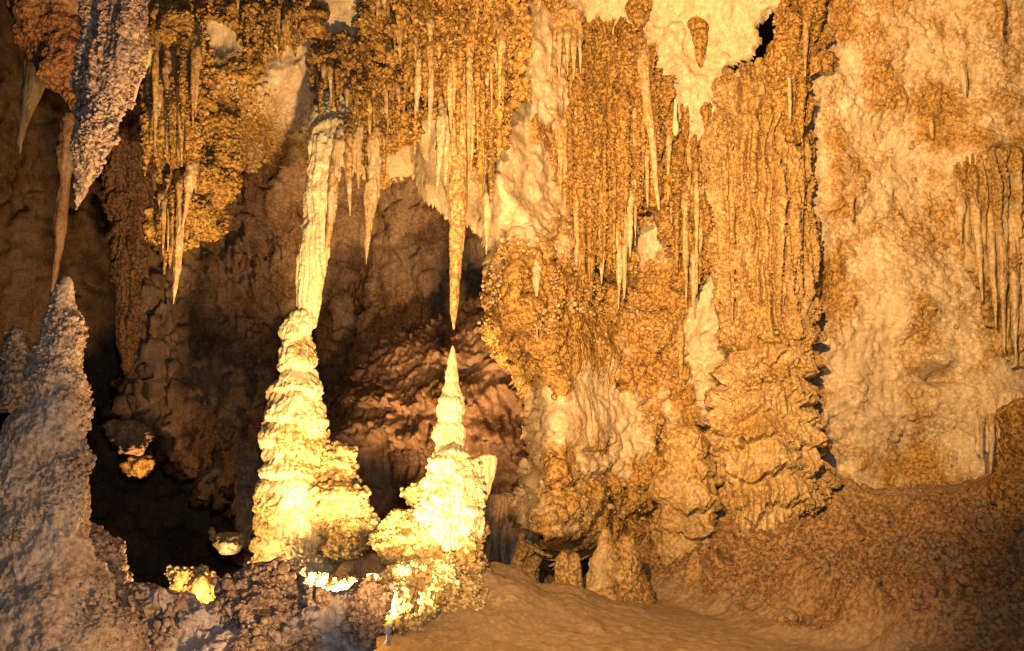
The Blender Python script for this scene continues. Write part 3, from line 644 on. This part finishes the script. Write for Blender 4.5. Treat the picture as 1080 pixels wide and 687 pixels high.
for x, y0, y1, w, lab in [(1014, 56, 101, 10, 'small forked orange stalactite alone on the pale upper right wall'), (980, 120, 147, 8, 'tiny orange drip stalactite on the right wall left of the dark fold'), (1053, -5, 40, 8, 'brown stub stalactite at the top right corner'), (895, 200, 232, 9, 'little amber knob stalactite on the bare wall right of the great column')]:
    o = spike('stalactite', x, y0, x + 4, y1, w, on_wall(x, y0) - .08, M_smooth, SPK); tag(o, lab, 'stalactite')
o = tube('boulder', [(425, 1078, 1100), (440, 1070, 1110), (470, 1064, 1120), (500, 1062, 1125), (525, 1058, 1130), (545, 1056, 1135)], 10.6, M_pop, dict(lump=(.1, .4), pop=(.05, .1), flow=(.05, .3), fine=(.01, .03)), sq=.9)
tag(o, 'brown lumpy boulder at the right end of the sandy ledge', 'boulder')

# --- flowstone mound in the recess
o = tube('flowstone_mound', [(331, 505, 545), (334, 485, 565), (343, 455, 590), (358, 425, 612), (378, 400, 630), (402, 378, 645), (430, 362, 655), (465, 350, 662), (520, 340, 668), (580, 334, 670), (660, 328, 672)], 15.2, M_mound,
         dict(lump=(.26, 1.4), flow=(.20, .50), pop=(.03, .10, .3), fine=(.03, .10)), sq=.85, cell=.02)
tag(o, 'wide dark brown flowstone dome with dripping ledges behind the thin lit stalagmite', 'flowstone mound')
curtain('stalactite_curtain', 'grey brown drip fringe under the dark flowstone dome beside the lit stalagmite', HG, 535, 540,
        [(525, 512, 560), (535, 508, 566), (560, 508, 566), (580, 512, 560), (590, 516, 556)], 12.9, dict(lump=(.06, .4), flute=(.16, .14), fine=(.01, .03)),
        [(514, 540, 514, 612, 8, 's'), (522, 540, 523, 606, 7, 's'), (531, 540, 530, 622, 9, 's'), (540, 540, 541, 615, 8, 's'), (549, 540, 549, 624, 9, 's'), (558, 540, 557, 610, 8, 's')], sq=.5, mat=M_recess)

# --- lit centre stalagmite
YS = 9.9
e = empty('stalagmite', 475, 625, YS); tag(e, 'brightly lit stalagmite with a thin ringed spire on a wide popcorn foot', 'stalagmite')
tube('spire', [(365, 477, 478), (369, 475.5, 480), (380, 473.5, 481), (398, 470, 482), (403, 471, 482), (418, 467, 486), (422, 464, 488), (430, 463, 488), (446, 464, 486), (451, 461, 489), (460, 460, 489), (476, 462, 488), (483, 459, 491), (492, 457, 493), (510, 453, 500), (560, 450, 505)], YS, M_bright, dict(lump=(.02, .15), tier=(.035, .17), flute=(.014, .04), fine=(.006, .02)), e, cell=.006, smooth=False, rref=.09)
tube('drip_shoulder', [(480, 460, 490), (488, 454, 497), (500, 448, 503), (520, 444, 507), (540, 442, 508), (560, 446, 506), (576, 454, 500)], YS - .16, M_bright, dict(lump=(.08, .2), tier=(.07, .2), flute=(.025, .05), fine=(.008, .02), knob=(.12, .006, .016)), e, cell=.008, shrink=6)
tube('drapery', [(481, 506, 523), (486, 499, 523), (497, 490, 521), (515, 484, 516), (535, 486, 511), (560, 484, 508)], YS - .02, M_smooth, dict(lump=(.02, .2), flute=(.02, .06), fine=(.005, .02)), e, sq=.5, cell=.009)
tube('popcorn_foot', [(512, 440, 462), (525, 432, 490), (542, 426, 504), (560, 420, 510), (578, 420, 513), (598, 428, 514), (615, 440, 514), (632, 438, 518)], YS + .05, M_coral, CORAL, e, sq=.8, cell=.009, shrink=7)
tube('popcorn_crust', [(540, 418, 432), (550, 409, 440), (565, 405, 446), (580, 406, 444), (592, 412, 440), (600, 420, 432)], YS - .1, M_coral, CORAL, e, cell=.009)

# --- popcorn coral around the hidden lamp, on the mound
CG = 'popcorn corals on the rock shelf in front of the lit column'
for rows, Y, lab in [
    ([(612, 326, 336), (617, 318, 346), (624, 314, 350), (634, 312, 352), (650, 308, 356)], 9.25, 'overexposed popcorn coral shelf just below the foot of the bright column'),
    ([(610, 362, 372), (614, 356, 384), (621, 354, 389), (632, 354, 391), (645, 353, 389)], 8.95, 'white hot knob of rock catching the lamp between the two lit stalagmites'),
    ([(606, 318, 330), (610, 312, 336), (616, 308, 336), (624, 309, 334), (640, 312, 332)], 8.95, 'small glaring popcorn coral at the left end of the lit rock shelf'),
    ([(606, 388, 398), (614, 384, 408), (626, 383, 424), (640, 385, 428), (660, 388, 430)], 9.05, 'bright yellow popcorn coral on the sand at the right of the white hot knob'),
    ([(590, 440, 452), (598, 425, 480), (608, 405, 485), (622, 400, 492), (640, 395, 500)], 9.5, 'amber popcorn coral ledge along the foot of the thin lit stalagmite')]:
    o = tube('popcorn_coral', rows, Y, M_coral, CORAL, sq=.7, cell=.009); tag(o, lab, 'popcorn coral', CG)

# --- small stalagmites on the sand
YT = 10.75
o = tube('stalagmite', [(559, 635, 643), (566, 632, 646), (580, 628, 650), (595, 623, 654), (612, 618, 660), (630, 611, 670), (648, 604, 680)], YT, M_flow, dict(lump=(.06, .25), pop=(.03, .06, .6), fine=(.01, .03)), sq=.9, cell=.01)
tag(o, 'stubby brown stalagmite on the sand, the tallest of the small ones before the wall', 'stalagmite')
o = tube('stalagmite', [(566, 657, 665), (572, 653, 669), (588, 650, 672), (605, 646, 676), (625, 644, 684), (646, 640, 690)], YT + .05, M_flow, dict(lump=(.05, .25), pop=(.03, .06, .6), fine=(.01, .03)), cell=.01)
tag(o, 'small brown stalagmite leaning on the right side of the tallest stubby one', 'stalagmite')
for x0, dx, yy, lab in [(593, 0, 583, 'stubby brown stalagmite, left one of the low twin pair on the sand'), (605, 0, 584, 'stubby brown stalagmite, right one of the low twin pair on the sand')]:
    o = tube('stalagmite', [(yy, x0 - 2, x0 + 4), (yy + 5, x0 - 5, x0 + 6), (yy + 18, x0 - 7, x0 + 8), (yy + 35, x0 - 8, x0 + 9), (yy + 58, x0 - 12, x0 + 12)], YT - .35, M_flow, dict(lump=(.03, .2), pop=(.02, .05, .5), fine=(.008, .03)), cell=.01); tag(o, lab, 'stalagmite')
o = tube('boulder', [(638, 664, 670), (642, 659, 676), (648, 656, 678), (656, 655, 679)], 10.4, M_pop, dict(lump=(.06, .12), fine=(.015, .04)), cell=.008); tag(o, 'small brown stone lying on the sand below the stubby stalagmites', 'boulder')

# --- near left stalagmite and foreground rocks
e = empty('stalagmite', 45, 660, 7.6); tag(e, 'big grey knobbly stalagmite at the left edge, warm along its right flank', 'stalagmite')
tube('trunk', [(292, 66, 74), (298, 62, 77), (310, 58, 78), (325, 55, 79), (340, 51, 82), (355, 46, 81), (370, 38, 82), (385, 32, 82), (400, 24, 84), (420, 16, 87), (440, 8, 88), (455, 4, 85), (470, -2, 84), (500, -8, 85), (540, -18, 89), (575, -26, 93), (600, -34, 100), (622, -44, 112), (640, -55, 126), (655, -70, 142), (720, -90, 170)], 7.6, M_tan,
     dict(lump=(.07, .35), pop=(.02, .045, .55), flow=(.03, .5), fine=(.01, .03), knob=(.45, .006, .021)), e, sq=.85, cell=.0085, crust=.4)
tube('knob', [(347, 12, 24), (355, 7, 27), (370, 5, 29), (390, 4, 32), (410, 3, 38), (430, 2, 44)], 7.5, M_tan, dict(lump=(.04, .2), pop=(.02, .04), fine=(.008, .02), knob=(.5, .006, .018)), e, cell=.0085)
o = tube('popcorn_coral', [(552, 93, 99), (560, 92, 106), (575, 92, 116), (590, 94, 124), (605, 96, 128), (620, 100, 128), (635, 104, 126)], 8.3, M_grey, CORAL, cell=.009)
tag(o, 'dim bushy popcorn coral tucked beside the foot of the big left stalagmite', 'popcorn coral')
LR = dict(lump=(.26, .38), pop=(.06, .12, .6), fine=(.045, .07), knob=(.3, .008, .03))
o = tube('boulder', [(594, 268, 284), (602, 258, 302), (615, 246, 322), (630, 236, 340), (645, 226, 352), (665, 212, 362), (690, 195, 368), (740, 180, 380)], 8.2, M_grey, LR, sq=.6, cell=.009)
tag(o, 'grey blue craggy boulder below the bright column, highest of the foreground rocks', 'boulder', 'foreground boulders')
o = tube('boulder', [(628, 338, 372), (634, 325, 390), (644, 318, 397), (660, 312, 399), (690, 305, 401), (740, 295, 405)], 8.0, M_grey, LR, sq=.5, cell=.009)
tag(o, 'brown grey boulder with a steep right side, hiding the lamp beside the sand', 'boulder', 'foreground boulders')
o = tube('boulder', [(633, 168, 188), (640, 152, 215), (652, 138, 240), (670, 122, 262), (700, 100, 285), (740, 90, 300)], 7.9, M_grey, LR, sq=.6, cell=.009)
tag(o, 'low grey rubble boulder between the left stalagmite and the craggy boulder', 'boulder', 'foreground boulders')
# small sheet metal lamp shield and its cable, beside the boulder
M_metal = bpy.data.materials.new('painted_metal'); M_metal.use_nodes = True; M_metal.node_tree.nodes['Principled BSDF'].inputs['Base Color'].default_value = (.8, .76, .66, 1)
M_cable = bpy.data.materials.new('black_rubber'); M_cable.use_nodes = True; M_cable.node_tree.nodes['Principled BSDF'].inputs['Base Color'].default_value = (.02, .02, .02, 1)

e = empty('lamp_housing', 399, 676, 8.3); tag(e, 'small white lamp housing with a thin black cable on the sand beside the steep boulder', 'lamp')
tube('housing', [(660, 407, 411), (661, 405, 413), (667, 404.5, 413), (669, 407, 411), (675, 407, 411), (677, 405, 412.5), (680, 405, 412.5)], 8.6, M_metal, dict(fine=(.001, .02)), e, cell=.004, smooth=False)
tube('cable', [(662, 411, 412.2), (664, 413, 414.2), (667, 413.6, 414.8), (670, 413.6, 414.8), (674, 412, 413.2), (679, 408, 409.2)], 8.5, M_cable, dict(fine=(.0005, .02)), e, cell=.004)

# --- things in the black opening
o = tube('boulder', [(480, 146, 151), (484, 141, 157), (488, 139, 162), (492, 135, 163), (496, 133, 160), (499, 134, 150)], 16.2, M_flow, dict(lump=(.22, .25), fine=(.03, .06), pop=(.04, .12)), sq=.5)
tag(o, 'orange glowing rock deep in the black opening, lit from below by a hidden lamp', 'boulder')
o = tube('boulder', [(448, 118, 150), (456, 114, 160), (466, 118, 158), (474, 134, 152), (480, 142, 150)], 15.8, M_recess, dict(lump=(.16, .3), fine=(.03, .06)), sq=.6)
tag(o, 'dim brown hanging rock just above the orange glowing rock', 'hanging rock')
o = tube('popcorn_coral', [(602, 196, 210), (607, 190, 222), (615, 188, 238), (624, 189, 236), (636, 190, 228), (650, 192, 222)], 9.6, M_coral, CORAL, cell=.009)
tag(o, 'glowing popcorn coral lit by a hidden lamp at the edge of the black opening', 'popcorn coral')
o = tube('popcorn_coral', [(563, 236, 244), (567, 231, 250), (574, 230, 251), (581, 233, 249), (584, 237, 244)], 12.5, M_bright, dict(lump=(.06, .2), pop=(.05, .07), fine=(.01, .03)), cell=.01)
tag(o, 'round pale popcorn coral standing lit in the black opening', 'popcorn coral')
o = tube('popcorn_coral', [(557, 221, 225), (561, 220, 227), (567, 221, 227), (570, 223, 226)], 12.6, M_bright, dict(lump=(.05, .15), pop=(.02, .05), fine=(.01, .03)), cell=.01)
tag(o, 'smaller pale knob in the black opening beside the round coral', 'popcorn coral')
o = tube('stone_column', [(470, 252, 268), (490, 250, 270), (520, 251, 270), (550, 253, 268), (575, 255, 266)], 15, M_recess, dict(lump=(.1, .4), flute=(.08, .12), flow=(.08, .35), fine=(.01, .03)))
tag(o, 'dim ringed stone column in the shadow at the left of the bright column', 'stone column')

# ------------------------------------------------------------------ lights
def lamp(kind, name, p, energy, col, target=None, size=.05, angle=60, blend=.5):
    l = bpy.data.lights.new(name, kind); l.energy = energy; l.color = col
    o = bpy.data.objects.new(name, l); COL.objects.link(o); o.location = p
    if kind == 'AREA': l.size = size
    else: l.shadow_soft_size = size
    if kind == 'SPOT': l.spot_size = math.radians(angle); l.spot_blend = blend
    if target is not None:
        from mathutils import Vector
        o.rotation_euler = (Vector(target) - Vector(p)).to_track_quat('-Z', 'Y').to_euler()
    return o
WARM = (1.0, .595, .26)
lamp('SPOT', 'flood_wall', (.2, 2.9, 4.4), 6700, WARM, (3.5, 12.5, 5.5), .12, 70, 1.0)
lamp('SPOT', 'flood_ceiling', (-.4, 5.2, .3), 2800, WARM, (-.7, 10.5, 5.4), .12, 92, .7)
lamp('SPOT', 'flood_left', (-.9, 6.3, .2), 200, WARM, (-3.4, 7.6, 1.5), .08, 100, .6)
lamp('SPOT', 'flood_column', tuple(at(366, 640, 8.5)), 520, (1, .68, .30), tuple(at(335, 440, 9.9)), .05, 168, .12)
lamp('SPOT', 'floor_fill', (-.9, 2.6, 3.6), 3400, WARM, (1.6, 10.6, .2), .12, 44, 1.0)  # added fill spot that brightens the sand and the foot of the slope
lamp('SPOT', 'recess_fill', tuple(at(470, 598, 10.7)), 2200, WARM, (-2.0, 17, 7.2), .08, 64, .8)  # extra spot added behind the stalagmite to lift the dim recess
lamp('POINT', 'deep_lamp', tuple(at(149, 504, 15.6)), 22, (1, .55, .2), None, .03)
lamp('POINT', 'coral_lamp', tuple(at(212, 646, 8.75)), 110, (1, .62, .25), None, .03)
lamp('POINT', 'opening_lamp', tuple(at(238, 600, 12.1)), 14, (1, .75, .45), None, .03)
lamp('SPOT', 'far_lamp', (-13, 21.0, 3.2), 240, WARM, (-13.5, 26, 7.2), .1, 78, .5)
lamp('AREA', 'camera_flash', (.05, -.1, 2.0), 165, (.74, .82, 1.0), (-.6, 10, 2.6), .12)

w = bpy.data.worlds.new('World'); sc.world = w; w.use_nodes = True
w.node_tree.nodes['Background'].inputs['Color'].default_value = (.3, .2, .1, 1); w.node_tree.nodes['Background'].inputs['Strength'].default_value = .01
sc.view_settings.view_transform = 'Standard'; sc.view_settings.look = 'None'; sc.view_settings.exposure = 0; sc.view_settings.gamma = 1
sc.cycles.max_bounces = 4; sc.cycles.diffuse_bounces = 1; sc.cycles.glossy_bounces = 2
sc.cycles.use_denoising = True
